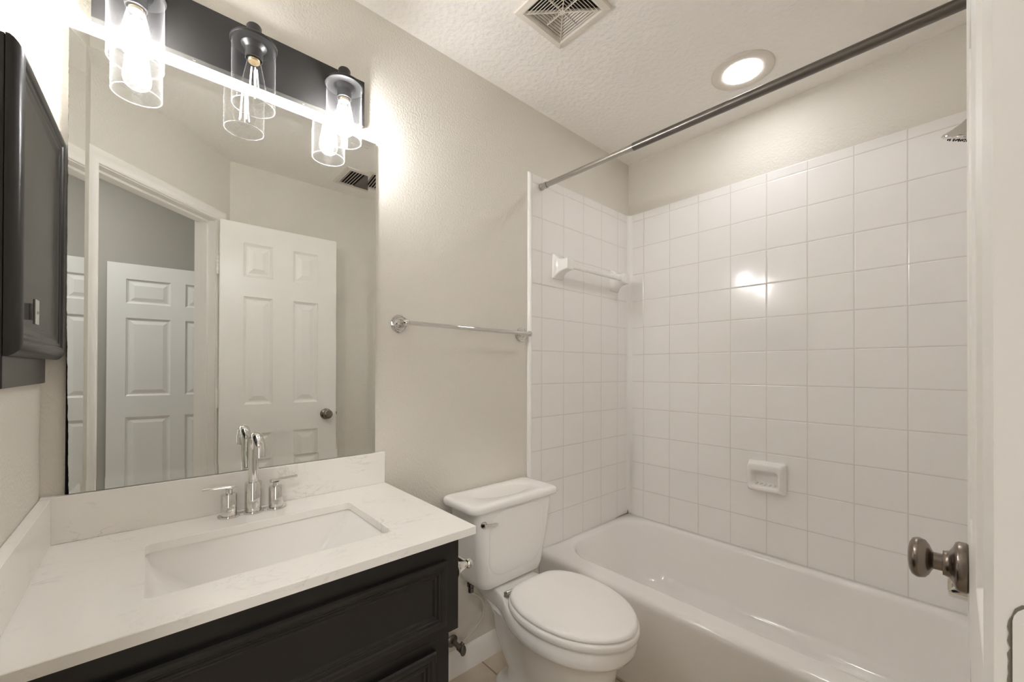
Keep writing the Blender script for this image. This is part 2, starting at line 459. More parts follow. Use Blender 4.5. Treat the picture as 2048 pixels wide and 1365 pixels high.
# stained caulk where the tub meets the tiled corner
bm = B()
tube(bm, [(0.012, 2.155, 0.3605), (0.013, 2.20, 0.362), (0.015, 2.245, 0.3625), (0.018, 2.268, 0.364)], [0.0006, 0.0016, 0.0022, 0.0035], 8)
tube(bm, [(0.019, 2.268, 0.362), (0.016, 2.272, 0.372), (0.0145, 2.276, 0.382)], [0.0035, 0.0028, 0.0006], 8)
obj('stained_caulk', bm, M_CAULK, ts, label='dark mildew stained caulk in the tiled corner')

# ================================================================== doors
DPROF = [(0.0, 0.0), (0.003, -0.0045), (0.009, -0.0085), (0.013, -0.0118), (0.021, -0.0118), (0.047, -0.0030)]
def door_leaf(bm, w, h, t, cols, rows):
    xs = sorted({0, w} | {c for p in cols for c in p}); zs = sorted({0, h} | {c for p in rows for c in p})
    for side in (0, 1):
        put = (lambda a, b, hh: (a, hh, b)) if side == 0 else (lambda a, b, hh: (a, -t - hh, b))
        # local: X along the width, Y = 0 is the face towards the room (-Y inside), Z up
        put = (lambda a, b, hh: Vector((a, hh, b))) if side == 0 else (lambda a, b, hh: Vector((a, -t - hh, b)))
        for i in range(len(xs)-1):
            for j in range(len(zs)-1):
                c = (xs[i], xs[i+1]) in cols and (zs[j], zs[j+1]) in rows
                if c:
                    rings = [[put(a, b, hh) for a, b in ((xs[i]+q, zs[j]+q), (xs[i+1]-q, zs[j]+q), (xs[i+1]-q, zs[j+1]-q), (xs[i]+q, zs[j+1]-q))] for q, hh in DPROF]
                    loft(bm, rings, cap0=False, cap1=True)
                else:
                    bm.faces.new([bm.verts.new(put(a, b, 0)) for a, b in ((xs[i], zs[j]), (xs[i+1], zs[j]), (xs[i+1], zs[j+1]), (xs[i], zs[j+1]))])
    for a, b in (((0, 0), (w, 0)), ((w, 0), (w, h)), ((w, h), (0, h)), ((0, h), (0, 0))):
        bm.faces.new([bm.verts.new(p) for p in ((a[0], 0, a[1]), (b[0], 0, b[1]), (b[0], -t, b[1]), (a[0], -t, a[1]))])
def place(bm, origin, direction):
    d = Vector((direction[0], direction[1], 0)).normalized()
    n = Vector((-d.y, d.x, 0))               # local +Y
    M = Matrix(((d.x, n.x, 0, origin[0]), (d.y, n.y, 0, origin[1]), (0, 0, 1, origin[2]), (0, 0, 0, 1)))
    bmesh.ops.transform(bm, matrix=M, verts=bm.verts)
    return bm
D_O, D_D = (1.3540, 0.463, 0.012), (-0.0093, 0.6025)
def dloc(bm): return place(bm, D_O, D_D)
DW = 0.603
rowz = [(0.225, 0.835), (0.998, 1.602), (1.715, 1.902)]
bm = B(); door_leaf(bm, DW, 2.008, 0.035, [(0.108, 0.250), (0.358, 0.494)], rowz); dloc(bm)
door1 = struct('door_1', bm, M_DOOR, smooth=False, bevel=0.0012, label='white six panel bathroom door standing open, its hinge edge nearest')
# knobs on both faces: lathe along the door normal
KP = [(0.0, 0.0), (0.031, 0.0), (0.033, 0.002), (0.033, 0.009), (0.031, 0.012), (0.024, 0.0145), (0.018, 0.018), (0.0165, 0.022), (0.0165, 0.024), (0.0115, 0.0245), (0.0115, 0.033)]
KN = [(0.0115, 0.033), (0.014, 0.0345), (0.020, 0.037), (0.0255, 0.041), (0.0275, 0.047), (0.0275, 0.050), (0.025, 0.0545), (0.019, 0.0575), (0.010, 0.059), (0.0, 0.0593)]
for sgn, y0 in ((1, 0.0), (-1, -0.035)):
    k = B(); lathe(k, KP, (DW-0.062, y0, 0.920), (0, sgn, 0), 40, cap1=True); dloc(k)
    ros = obj('knob_rosette', k, M_BRONZE, door1, angle=40, label='dark pewter rosette')
    k = B(); lathe(k, KN, (DW-0.062, y0, 0.920), (0, sgn, 0), 40); dloc(k)
    obj('knob', k, M_BRONZE, ros, angle=40)
# latch plate in the free edge
k = B(); box(k, DW-0.0002, DW+0.0012, -0.030, -0.005, 0.892, 0.948); box(k, DW+0.001, DW+0.009, -0.024, -0.012, 0.912, 0.928); dloc(k)
obj('latch_plate', k, M_BRONZE, door1, bevel=0.001)
# painted hinges in the near edge, each with the dark paint crack round its leaf
def hinge(zc):
    g = B()
    pts = []
    base_ = rrect(-0.060, -0.0043, zc-0.0507, zc+0.0507, 0.0100, 6)
    for i_, p_ in enumerate(base_):
        q_ = base_[(i_+1) % len(base_)]; m_ = max(1, int(math.hypot(q_[0]-p_[0], q_[1]-p_[1])/0.003))
        pts += [(p_[0]+(q_[0]-p_[0])*k_/m_, p_[1]+(q_[1]-p_[1])*k_/m_) for k_ in range(m_)]
    jit = [(random.uniform(-0.0005, 0.0006), random.uniform(-0.0004, 0.0006)) for _ in pts]
    loft(g, [[Vector((-0.0001, max(y+a, -0.0345), z+b)) for (y, z), (a, b) in zip(pts, jit)], [Vector((-0.0003, max(y+a, -0.0345), z+b)) for (y, z), (a, b) in zip(pts, jit)]])
    dloc(g)
    crack = obj('hinge', g, M_CAULK, door1, smooth=False, label='painted hinge with a dark crack round its leaf')
    g = B(); pts = rrect(-0.0600, -0.0053, zc-0.0495, zc+0.0495, 0.0085, 6)
    loft(g, [[Vector((-0.0001, max(y, -0.0345), z)) for y, z in pts], [Vector((-0.0010, max(y, -0.0345), z)) for y, z in pts]])
    for zz in (-0.035, 0, 0.035): lathe(g, [(0.0035, 0), (0.0035, 0.0006), (0.0, 0.0008)], (-0.0009, -0.022 + (0.006 if zz == 0 else 0), zc+zz), (-1, 0, 0), 12)
    dloc(g); obj('hinge_leaf', g, M_DOOR, crack)
    g = B()
    for q in range(5): lathe(g, [(0.0055, 0.0005), (0.006, 0.001), (0.006, 0.019), (0.0055, 0.0195)], (-0.006, -0.040, zc-0.05+0.02*q), (0, 0, 1), 14)
    lathe(g, [(0.0035, 0), (0.0035, 0.003), (0, 0.004)], (-0.006, -0.040, zc+0.05), (0, 0, 1), 12)
    dloc(g); obj('hinge_barrel', g, M_DOOR, crack)
for zc in (0.25, 1.035, 1.765): hinge(zc)

# hall door seen through the doorway in the mirror
bm = B(); door_leaf(bm, 0.80, 2.02, 0.035, [(0.105, 0.370), (0.462, 0.700)], rowz); place(bm, (2.99, -0.055, 0.012), (-0.075, 1.0))
door2 = struct('door_2', bm, M_HDOOR, smooth=False, label='white six panel door in the hall')
k = B(); lathe(k, KP + KN[1:], (0.742, 0, 0.92), (0, 1, 0), 24); place(k, (2.99, -0.055, 0.012), (-0.075, 1.0)); obj('knob', k, M_BRONZE, door2)

# ================================================================== lights of the room, and an added fill lamp in the hall
rl = thing('recessed_ceiling_light', 'round white recessed light, lit, in the ceiling above the tub', 'ceiling light', (0.735, 1.968, H))
bm = B(); lathe(bm, [(0.113, 0.0), (0.113, -0.003), (0.108, -0.006), (0.095, -0.0075), (0.080, -0.006), (0.071, -0.0045), (0.069, -0.003)], (0.735, 1.968, H), (0, 0, 1), 64, cap0=False, cap1=False)
obj('trim_ring', bm, M_VENT, rl, angle=60)
bm = B(); lathe(bm, [(0.0705, -0.0042), (0.06, -0.0045), (0.0, -0.0046)], (0.735, 1.968, H), (0, 0, 1), 64, cap0=False)
obj('lens', bm, M_LENS, rl, label='glowing white lens')

vl = thing('vanity_light', 'black bar vanity light with three clear glass cylinder shades above the mirror', 'wall light', (0.0, 0.388, 2.07))
bm = B(); box(bm, 0.0005, 0.022, 0.074, 0.702, 1.999, 2.145)
bp = obj('backplate', bm, M_BMETAL, vl, bevel=0.0015)
for yy in (0.26, 0.52):
    bm = B(); lathe(bm, [(0.003, 0), (0.003, 0.002), (0, 0.003)], (0.012, yy, 1.9995), (0, 0, -1), 12)
    obj('screw', bm, M_DSTEEL, bp)
for i, (yc, lit) in enumerate(((0.150, True), (0.381, False), (0.617, True))):
    xc = 0.078
    b = B(); tube(b, [(0.020, yc, 2.090), (0.045, yc, 2.090), (xc, yc, 2.090)], 0.0095, 16)
    lathe(b, [(0.016, 0), (0.016, 0.004), (0.013, 0.006)], (0.0215, yc, 2.09), (1, 0, 0), 24)
    obj('arm', b, M_BMETAL, vl)
    b = B(); lathe(b, [(0.020, -0.006), (0.0535, -0.006), (0.0545, -0.004), (0.0545, 0.000), (0.052, 0.003), (0.042, 0.009), (0.028, 0.016), (0.0185, 0.020), (0.0175, 0.024), (0.0175, 0.044), (0.0150, 0.048), (0.0, 0.049)], (xc, yc, 2.066), (0, 0, 1), 48)
    cap = obj('shade_cap', b, M_BMETAL, vl, angle=40)
    b = B(); lathe(b, [(0.030, 0), (0.027, -0.006), (0.022, -0.010), (0.0205, -0.014), (0.0205, -0.036), (0.0185, -0.037), (0.0175, -0.030), (0.0, -0.029)], (xc, yc, 2.0605), (0, 0, 1), 40)
    obj('socket', b, M_BMETAL, cap)
    b = B(); lathe(b, [(0.022, 2.0585), (0.0490, 2.0590), (0.0500, 2.056), (0.0500, 1.8975), (0.0494, 1.8960), (0.0480, 1.8960), (0.0474, 1.8975), (0.0474, 1.8990)], (xc, yc, 0), (0, 0, 1), 64, cap0=False, cap1=False)
    shade = obj('glass_shade', b, M_GLASS, vl, label='clear glass cylinder shade', angle=50)
    b = B(); loft(b, [[Vector((xc + (0.0489+0.0012*math.cos(q))*math.cos(t), yc + (0.0489+0.0012*math.cos(q))*math.sin(t), 1.8966+0.0012*math.sin(q))) for t in [2*math.pi*i/64 for i in range(64)]] for q in [2*math.pi*i/8 for i in range(8)]], wrap=True)
    obj('glass_rim', b, M_RIM, shade, angle=60)
    b = B(); lathe(b, [(0.0, 1.9105), (0.008, 1.911), (0.016, 1.9145), (0.0225, 1.920), (0.0268, 1.928), (0.0285, 1.937), (0.0282, 1.947), (0.0262, 1.962), (0.0230, 1.980), (0.0195, 1.998), (0.0165, 2.013), (0.0140, 2.022), (0.0135, 2.028)], (xc, yc, 0), (0, 0, 1), 40, cap0=False, cap1=True)
    bulb = obj('bulb', b, M_BULB, vl, label='lit clear filament bulb' if lit else 'clear filament bulb glowing only faintly', angle=70)
    b = B(); lathe(b, [(0.0132, 2.016), (0.0138, 2.018), (0.0130, 2.020), (0.0138, 2.022), (0.0130, 2.025), (0.0138, 2.028), (0.0132, 2.032)], (xc, yc, 0), (0, 0, 1), 28)
    obj('screw_base', b, M_BRASS, bulb)
    b = B()
    for k in range(5):
        t = math.radians(72*k + 15)
        c_, s_ = math.cos(t), math.sin(t)
        tube(b, [(xc + 0.0125*c_, yc + 0.0125*s_, 1.928), (xc + 0.0070*c_, yc + 0.0070*s_, 2.000)], 0.0028 if lit else 0.0016, 8)
    obj('filament', b, M_FIL if lit else M_FILOFF, bulb)
    b = B(); tube(b, [(xc, yc, 2.016), (xc, yc, 1.995), (xc, yc, 1.990)], [0.005, 0.0035, 0.002], 12)
    obj('glass_stem', b, M_BULB, bulb)

hl = thing('added_hall_lamp', 'added unseen fill lamp on the hall ceiling outside the doorway', 'ceiling light', (2.20, -0.45, H2))
bm = B(); lathe(bm, [(0.17, 0), (0.17, -0.02), (0.16, -0.024), (0.15, -0.024)], (2.20, -0.45, H2), (0, 0, 1), 48, cap0=False, cap1=False); obj('trim_ring', bm, M_VENT, hl)  # added lamp, never in view, brightens hall and doorway
bm = B(); lathe(bm, [(0.152, -0.022), (0.14, -0.04), (0.10, -0.055), (0.0, -0.062)], (2.20, -0.45, H2), (0, 0, 1), 48, cap0=False); obj('diffuser', bm, M_HFILL, hl)

# ================================================================== mirror
my0, my1, mz0, mz1 = 0.0389, 0.7476, 0.9195, 1.964
BV, RAISE, TILT = 0.0265, 0.00143, 0.004
def mx(z, r=0.0): return 0.0062 + TILT*(mz1 - z) + r
bm = B()
outer_b = [Vector((0.0008, y, z)) for y, z in ((my0, mz0), (my1, mz0), (my1, mz1), (my0, mz1))]
outer = [Vector((mx(z, RAISE), y, z)) for y, z in ((my0, mz0), (my1, mz0), (my1, mz1), (my0, mz1))]
inner = [Vector((mx(z), y, z)) for y, z in ((my0+BV, mz0+BV), (my1-BV, mz0+BV), (my1-BV, mz1-BV), (my0+BV, mz1-BV))]
loft(bm, [outer_b, outer, inner])
tag(obj('mirror', bm, M_MIRROR, smooth=False), 'large frameless wall mirror with angled glass edges above the vanity top', 'mirror')

# ================================================================== vanity: countertop, sink, cabinet
ct = thing('countertop', 'white veined quartz vanity top with a rectangular sink cutout', 'countertop', (0.27, 0.39, 0.794))
CX0, CX1, CY0, CY1, CZ0, CZ1 = 0.0015, 0.535, 0.0015, 0.7808, 0.7945, 0.814
SX0, SX1, SY0, SY1 = 0.147, 0.431, 0.172, 0.612
bm = B(); n = 6
def R3(x0, x1, y0, y1, r, z): return [Vector((x, y, z)) for x, y in rrect(x0, x1, y0, y1, r, n)]
loft(bm, [R3(CX0, CX1, CY0, CY1, 0.0012, CZ0), R3(CX0, CX1, CY0, CY1, 0.0012, CZ1-0.0012), R3(CX0, CX1-0.0012, CY0, CY1-0.0012, 0.0012, CZ1),
          R3(SX0-0.001, SX1+0.001, SY0-0.001, SY1+0.001, 0.013, CZ1), R3(SX0, SX1, SY0, SY1, 0.012, CZ1-0.001), R3(SX0, SX1, SY0, SY1, 0.012, CZ0)], wrap=True)
obj('slab', bm, M_QUARTZ, ct, angle=30)
bm = B(); box(bm, 0.0008, 0.0185, 0.0015, 0.7808, CZ1+0.0002, 0.9180); obj('backsplash', bm, M_QUARTZ, ct, bevel=0.0012)
bm = B(); box(bm, 0.0190, 0.535, 0.0008, 0.0190, CZ1+0.0002, 0.9150); obj('side_splash', bm, M_QUARTZ, ct, bevel=0.0012)

sk = thing('undermount_sink', 'white rectangular undermount porcelain sink set in the vanity top', 'sink', (0.29, 0.39, 0.66))
bm = B()
a0, a1, b0, b1 = SX0-0.006, SX1+0.006, SY0-0.006, SY1+0.006
loft(bm, [R3(a0-0.02, a1+0.02, b0-0.02, b1+0.02, 0.02, 0.7935), R3(a0, a1, b0, b1, 0.014, 0.7935), R3(a0+0.002, a1-0.002, b0+0.003, b1-0.006, 0.016, 0.788),
          R3(a0+0.006, a1-0.006, b0+0.010, b1-0.020, 0.02, 0.765), R3(a0+0.010, a1-0.010, b0+0.026, b1-0.040, 0.024, 0.735), R3(a0+0.016, a1-0.016, b0+0.052, b1-0.062, 0.03, 0.707),
          R3(a0+0.024, a1-0.024, b0+0.085, b1-0.080, 0.034, 0.688), R3(a0+0.040, a1-0.040, b0+0.125, b1-0.105, 0.036, 0.677), R3(a0+0.09, a1-0.09, b0+0.18, b1-0.16, 0.03, 0.6745)], cap0=False)
obj('basin', bm, M_PORC, sk, angle=60)
bm = B(); lathe(bm, [(0.022, 0.0), (0.022, 0.002), (0.016, 0.003), (0.014, 0.001), (0.0, 0.001)], (0.289, 0.402, 0.6745), (0, 0, 1), 28); obj('drain', bm, M_CHROME, sk)

vc = thing('vanity_cabinet', 'black painted vanity cabinet with moulded drawer front under the quartz top', 'cabinet', (0.27, 0.37, 0.0))
XF = 0.512
bm = B()
box(bm, 0.002, XF, 0.002, 0.718, 0.095, 0.566); box(bm, 0.002, XF-0.06, 0.002, 0.718, 0.0, 0.095)
obj('carcass', bm, M_BLACK, vc, smooth=False, bevel=0.0015)
bm = B()
def CR(a, b, c, d, z): return [Vector((x, y, z)) for x, y in ((a, c), (b, c), (b, d), (a, d))]
loft(bm, [CR(0.002, XF, 0.002, 0.745, 0.5662), CR(0.002, XF, 0.002, 0.745, 0.7942), CR(0.02, XF-0.02, 0.02, 0.727, 0.7942), CR(0.02, XF-0.02, 0.02, 0.727, 0.5662)], wrap=True)
obj('drawer_box', bm, M_BLACK, vc, smooth=False, bevel=0.0015)
FPROF = [(0.0, 0.0), (0.0, 0.012), (0.003, 0.0165), (0.008, 0.018), (0.014, 0.0165), (0.017, 0.013), (0.020, 0.0125), (0.0215, 0.0145), (0.0245, 0.0145), (0.0265, 0.011), (0.029, 0.0105), (0.0305, 0.012), (0.033, 0.0115), (0.036, 0.0065), (0.040, 0.0055)]
def front_panel(y0, y1, z0, z1, name):
    b = B(); framed_panel(b, y0, y1, z0, z1, FPROF, lambda a, c, h: Vector((XF + 0.0003 + h, a, c)))
    return obj(name, b, M_BLACK, vc, angle=30)
front_panel(0.040, 0.704, 0.594, 0.748, 'drawer_front')
front_panel(0.040, 0.354, 0.125, 0.548, 'cabinet_door')
front_panel(0.362, 0.676, 0.125, 0.548, 'cabinet_door')

# ---- faucet
fc = thing('faucet', 'chrome gooseneck centerset faucet with two bar handles behind the sink', 'faucet', (0.062, 0.388, 0.814))
fx = 0.062; FZ = 0.8142
bm = B()
for yy in (0.334, 0.388, 0.442): lathe(bm, [(0.0250, 0), (0.0255, 0.002), (0.0245, 0.005), (0.020, 0.006)], (fx, yy, FZ), (0, 0, 1), 40)
box(bm, fx-0.010, fx+0.010, 0.345, 0.431, FZ, FZ+0.0055)
obj('base_plate', bm, M_CHROME, fc, angle=40)
bm = B(); lathe(bm, [(0.0195, 0.005), (0.0195, 0.080), (0.0185, 0.082), (0.0125, 0.082)], (fx, 0.388, FZ), (0, 0, 1), 40)
sp_pts = [(fx, 0.388, FZ+0.080), (fx, 0.388, FZ+0.14), (fx, 0.388, FZ+0.168)]
rr_ = 0.038
for k in range(1, 15):
    t = math.radians(180 - 180*k/14*0.97); sp_pts.append((fx + rr_ + rr_*math.cos(t), 0.388, FZ+0.172 + rr_*math.sin(t)))
l = sp_pts[-1]; sp_pts.append((l[0]+0.001, 0.388, l[2]-0.016))
tube(bm, sp_pts, [0.0122]*(len(sp_pts)-8) + [0.0122+0.0002*k for k in range(1, 8)] + [0.0136], 24)
obj('spout', bm, M_CHROME, fc, angle=40)
for yy, sg in ((0.334, -1), (0.442, 1)):
    b = B(); lathe(b, [(0.0180, 0.005), (0.0180, 0.058), (0.0170, 0.060), (0.0075, 0.060), (0.0075, 0.072), (0.0, 0.072)], (fx, yy, FZ), (0, 0, 1), 36)
    hd = obj('handle', b, M_CHROME, fc, angle=40)
    b = B(); tube(b, [(fx+0.004, yy - sg*0.014, FZ+0.0765), (fx, yy, FZ+0.0765), (fx-0.006, yy + sg*0.055, FZ+0.0775)], [0.0048, 0.0048, 0.0042], 16)
    obj('lever', b, M_CHROME, hd, angle=40)

# ---- toilet paper holder on the side of the vanity
tp = thing('toilet_paper_holder', 'chrome toilet paper holder on the side of the black vanity', 'toilet paper holder', (0.42, 0.7455, 0.70))
for xx in (0.490, 0.345):
    b = B(); lathe(b, [(0.024, 0.0005), (0.024, 0.004), (0.019, 0.008), (0.0125, 0.018), (0.0085, 0.034), (0.0085, 0.038), (0.011, 0.040), (0.012, 0.044), (0.012, 0.050), (0.009, 0.054), (0.0, 0.056)], (xx, 0.7450, 0.702), (0, 1, 0), 32)
    obj('post', b, M_CHROME, tp, angle=40)
bm = B(); tube(bm, [(0.480, 0.787, 0.702), (0.355, 0.787, 0.702)], 0.0065, 20); obj('roller', bm, M_CHROME, tp)

# ================================================================== medicine cabinet on the left wall
mc = thing('medicine_cabinet', 'small black wall cabinet with moulded door on the left wall beside the mirror', 'wall cabinet', (0.215, 0.0, 1.17))
bm = B(); box(bm, 0.026, 0.3776, 0.0004, 0.0104, 1.168, 1.7076); obj('carcass', bm, M_BLACK, mc, bevel=0.002)
YD = 0.0108
MP = [(0.0, 0.0), (0.0, 0.006), (0.002, 0.0115), (0.006, 0.0175), (0.011, 0.0222), (0.016, 0.0243), (0.020, 0.0246), (0.023, 0.0235), (0.0255, 0.0205), (0.0270, 0.0175), (0.0300, 0.0185), (0.0330, 0.0175), (0.0355, 0.0145), (0.0385, 0.0150), (0.0415, 0.0135), (0.046, 0.0105), (0.051, 0.0092), (0.056, 0.0090)]
bm = B(); framed_panel(bm, 0.006, 0.378, 1.218, 1.708, MP, lambda a, c, h: Vector((a, YD + 0.69*h + (0.378-a)*0.0265, c)))   # hinged at the near side, not quite shut
mdoor = obj('cabinet_door', bm, M_BLACK, mc, angle=30)
bm = B(); box(bm, 0.292, 0.309, YD+0.0085, YD+0.0205, 1.280, 1.308); box(bm, 0.288, 0.313, YD+0.0205, YD+0.0245, 1.273, 1.315)
obj('knob', bm, M_CHROME, mdoor, bevel=0.001, label='small square chrome knob')

# ================================================================== chrome towel bar on the painted wall
tb = thing('towel_bar', 'chrome towel bar with round rosettes on the painted wall over the toilet', 'towel bar', (0.0, 1.13, 1.36))
for yy, zz in ((0.838, 1.3605), (1.430, 1.3575)):
    b = B(); lathe(b, [(0.031, 0.0005), (0.033, 0.003), (0.0325, 0.006), (0.029, 0.0075), (0.0265, 0.006), (0.023, 0.0065), (0.0215, 0.009), (0.018, 0.010), (0.0150, 0.009), (0.0125, 0.012), (0.0105, 0.020), (0.0085, 0.034), (0.0085, 0.048), (0.0, 0.049)], (0.0, yy, zz), (1, 0, 0), 40)
    post = obj('rosette', b, M_CHROME, tb, angle=40)
    b = B(); lathe(b, [(0.0, -0.012), (0.007, -0.0105), (0.0115, -0.005), (0.0125, 0.0), (0.0115, 0.005), (0.007, 0.0105), (0.0, 0.012)], (0.056, yy, zz), (0, 1, 0), 28, cap0=False, cap1=False)
    obj('end_ball', b, M_CHROME, post, angle=60)
bm = B(); tube(bm, [(0.056, 0.838, 1.3605), (0.056, 1.430, 1.3575)], 0.0078, 20); obj('bar', bm, M_CHROME, tb)

# ceramic towel bar on the tile
cb = thing('ceramic_towel_bar', 'white ceramic towel bar on the tile at the end of the tub', 'towel bar', (0.008, 1.90, 1.70))
for yy in (1.663, 2.138):
    prof = [(0.0384, 0.0585, 0.0), (0.0384, 0.0585, 0.006), (0.0360, 0.0560, 0.010), (0.0310, 0.0440, 0.018), (0.0270, 0.0345, 0.032), (0.0250, 0.0290, 0.048), (0.0240, 0.0265, 0.066), (0.0240, 0.0260, 0.080), (0.0225, 0.0245, 0.0835)]
    b = B(); loft(b, [[Vector((0.0084+h, yy + a, 1.6985 + c + 0.004*(h/0.08))) for a, c in rrect(-hy, hy, -hz, hz, 0.006, 5)] for hy, hz, h in prof])
    obj('post', b, M_PORC, cb, angle=40)
bm = B(); loft(bm, [[Vector((0.068 + a, yy, 1.7015 + c)) for a, c in rrect(-0.0105, 0.0105, -0.0105, 0.0105, 0.004, 5)] for yy in (1.684, 2.116)])
obj('bar', bm, M_PORC, cb, angle=40)

# soap dish on the tub wall
sd = thing('soap_dish', 'white ceramic soap dish on the tile above the tub', 'soap dish', (0.722, YTILE, 0.70))
x0, x1, z0, z1 = 0.654, 0.808, 0.643, 0.784
def RZ(x0, x1, z0, z1, r, y): return [Vector((x, y, z)) for x, z in rrect(x0, x1, z0, z1, r, 7)]
yb = YTILE - 0.0045
bm = B()
loft(bm, [RZ(x0, x1, z0, z1, 0.010, yb), RZ(x0, x1, z0, z1, 0.010, yb-0.0132), RZ(x0+0.002, x1-0.002, z0+0.002, z1-0.002, 0.012, yb-0.0211),
          RZ(x0+0.006, x1-0.006, z0+0.012, z1-0.004, 0.014, yb-0.0396), RZ(x0+0.010, x1-0.010, z0+0.018, z1-0.008, 0.015, yb-0.0528), RZ(x0+0.014, x1-0.014, z0+0.022, z1-0.013, 0.015, yb-0.0568),
          RZ(x0+0.020, x1-0.020, z0+0.030, z1-0.034, 0.014, yb-0.0541), RZ(x0+0.024, x1-0.024, z0+0.035, z1-0.042, 0.014, yb-0.0449), RZ(x0+0.028, x1-0.028, z0+0.040, z1-0.047, 0.013, yb-0.0185), RZ(x0+0.034, x1-0.034, z0+0.048, z1-0.054, 0.012, yb-0.0132)])
dish = obj('dish', bm, M_PORC, sd, angle=60)
bm = B()
for k in range(5): box(bm, x0+0.040+0.018*k, x0+0.046+0.018*k, yb-0.0475, yb-0.0172, z0+0.0385, z0+0.0430)
obj('ridges', bm, M_PORC, sd, bevel=0.0015)

# ================================================================== shower fittings
cr = thing('shower_curtain_rod', 'bare steel shower curtain rod spanning the tub below the ceiling', 'curtain rod', (0.75, 1.548, 2.045))
zr = lambda x: 2.057 - 0.0165*x
bm = B(); tube(bm, [(0.498, 1.548, zr(0.498)), (1.470, 1.548, zr(1.470))], 0.0145, 24); obj('outer_tube', bm, M_DSTEEL, cr, label='darker outer tube')
bm = B(); tube(bm, [(0.032, 1.548, zr(0.032)), (0.505, 1.548, zr(0.505))], 0.0118, 24); tube(bm, [(0.488, 1.548, zr(0.488)), (0.500, 1.548, zr(0.5))], 0.0128, 24); obj('inner_tube', bm, M_STEEL, cr)
for x_, sg in ((0.0085, 1), (XW-0.0085, -1)):
    b = B(); lathe(b, [(0.0165, 0.0), (0.0165, 0.008), (0.0145, 0.012), (0.0135, 0.020), (0.0150, 0.026), (0.0150, 0.040)], (x_, 1.548, zr(x_)), (sg, 0, -0.0165*sg), 24)
    obj('end_cap', b, M_STEEL, cr, angle=40)

sh = thing('wall_shower', 'chrome bell shaped shower head at the far right end of the tub', 'shower', (XW-0.008, 1.91, 1.95))
ax = Vector((-0.39, 0.27, -0.88)).normalized(); base = Vector((1.3685, 1.885, 1.9235))
bm = B(); lathe(bm, [(0.010, -0.012), (0.013, 0.0), (0.015, 0.010), (0.019, 0.022), (0.026, 0.036), (0.037, 0.050), (0.050, 0.062), (0.053, 0.066), (0.053, 0.071), (0.048, 0.074), (0.0, 0.075)], base, ax, 40); head = obj('head', bm, M_CHROME, sh, angle=40)
bm = B()
d_, u_, v_ = frame_of(ax)
for rr2, cnt in ((0.012, 6), (0.024, 12), (0.036, 18)):
    for k in range(cnt):
        t = 2*math.pi*k/cnt
        lathe(bm, [(0.0018, 0.0), (0.0014, 0.003)], base + ax*0.0745 + (u_*math.cos(t) + v_*math.sin(t))*rr2, ax, 6)
nz = obj('nozzles', bm, M_DARK, head, label='dark rubber nozzles'); nz['kind'] = 'stuff'
bm = B(); tube(bm, [(XW-0.009, 1.91, 1.985), (1.470, 1.91, 1.988), (1.430, 1.91, 1.978), (1.395, 1.898, 1.955), (1.3705, 1.886, 1.926)], 0.0095, 16)
lathe(bm, [(0.027, 0.0), (0.027, 0.004), (0.018, 0.010), (0.011, 0.012)], (XW-0.0085, 1.91, 1.985), (-1, 0, 0), 28); obj('arm', bm, M_CHROME, sh, angle=40)

ts2 = thing('tub_spout', 'chrome tub spout low on the end wall behind the door knob', 'tub spout', (XW-0.008, 1.90, 0.58))
bm = B(); rings = []
for x_, hy, zt, zb in ((XW-0.009, 0.030, 0.615, 0.550), (1.48, 0.030, 0.615, 0.550), (1.42, 0.027, 0.612, 0.556), (1.37, 0.024, 0.606, 0.556), (1.34, 0.022, 0.598, 0.553), (1.316, 0.019, 0.592, 0.552), (1.306, 0.014, 0.584, 0.554)):
    rings.append([Vector((x_, 1.90 + a, c)) for a, c in rrect(-hy, hy, zb, zt, 0.018, 6)])
loft(bm, rings); obj('spout', bm, M_CHROME, ts2, angle=50)
bm = B(); box(bm, 1.304, 1.313, 1.885, 1.915, 0.572, 0.606); box(bm, 1.311, 1.325, 1.887, 1.913, 0.566, 0.576); obj('diverter', bm, M_CHROME, ts2, bevel=0.002)

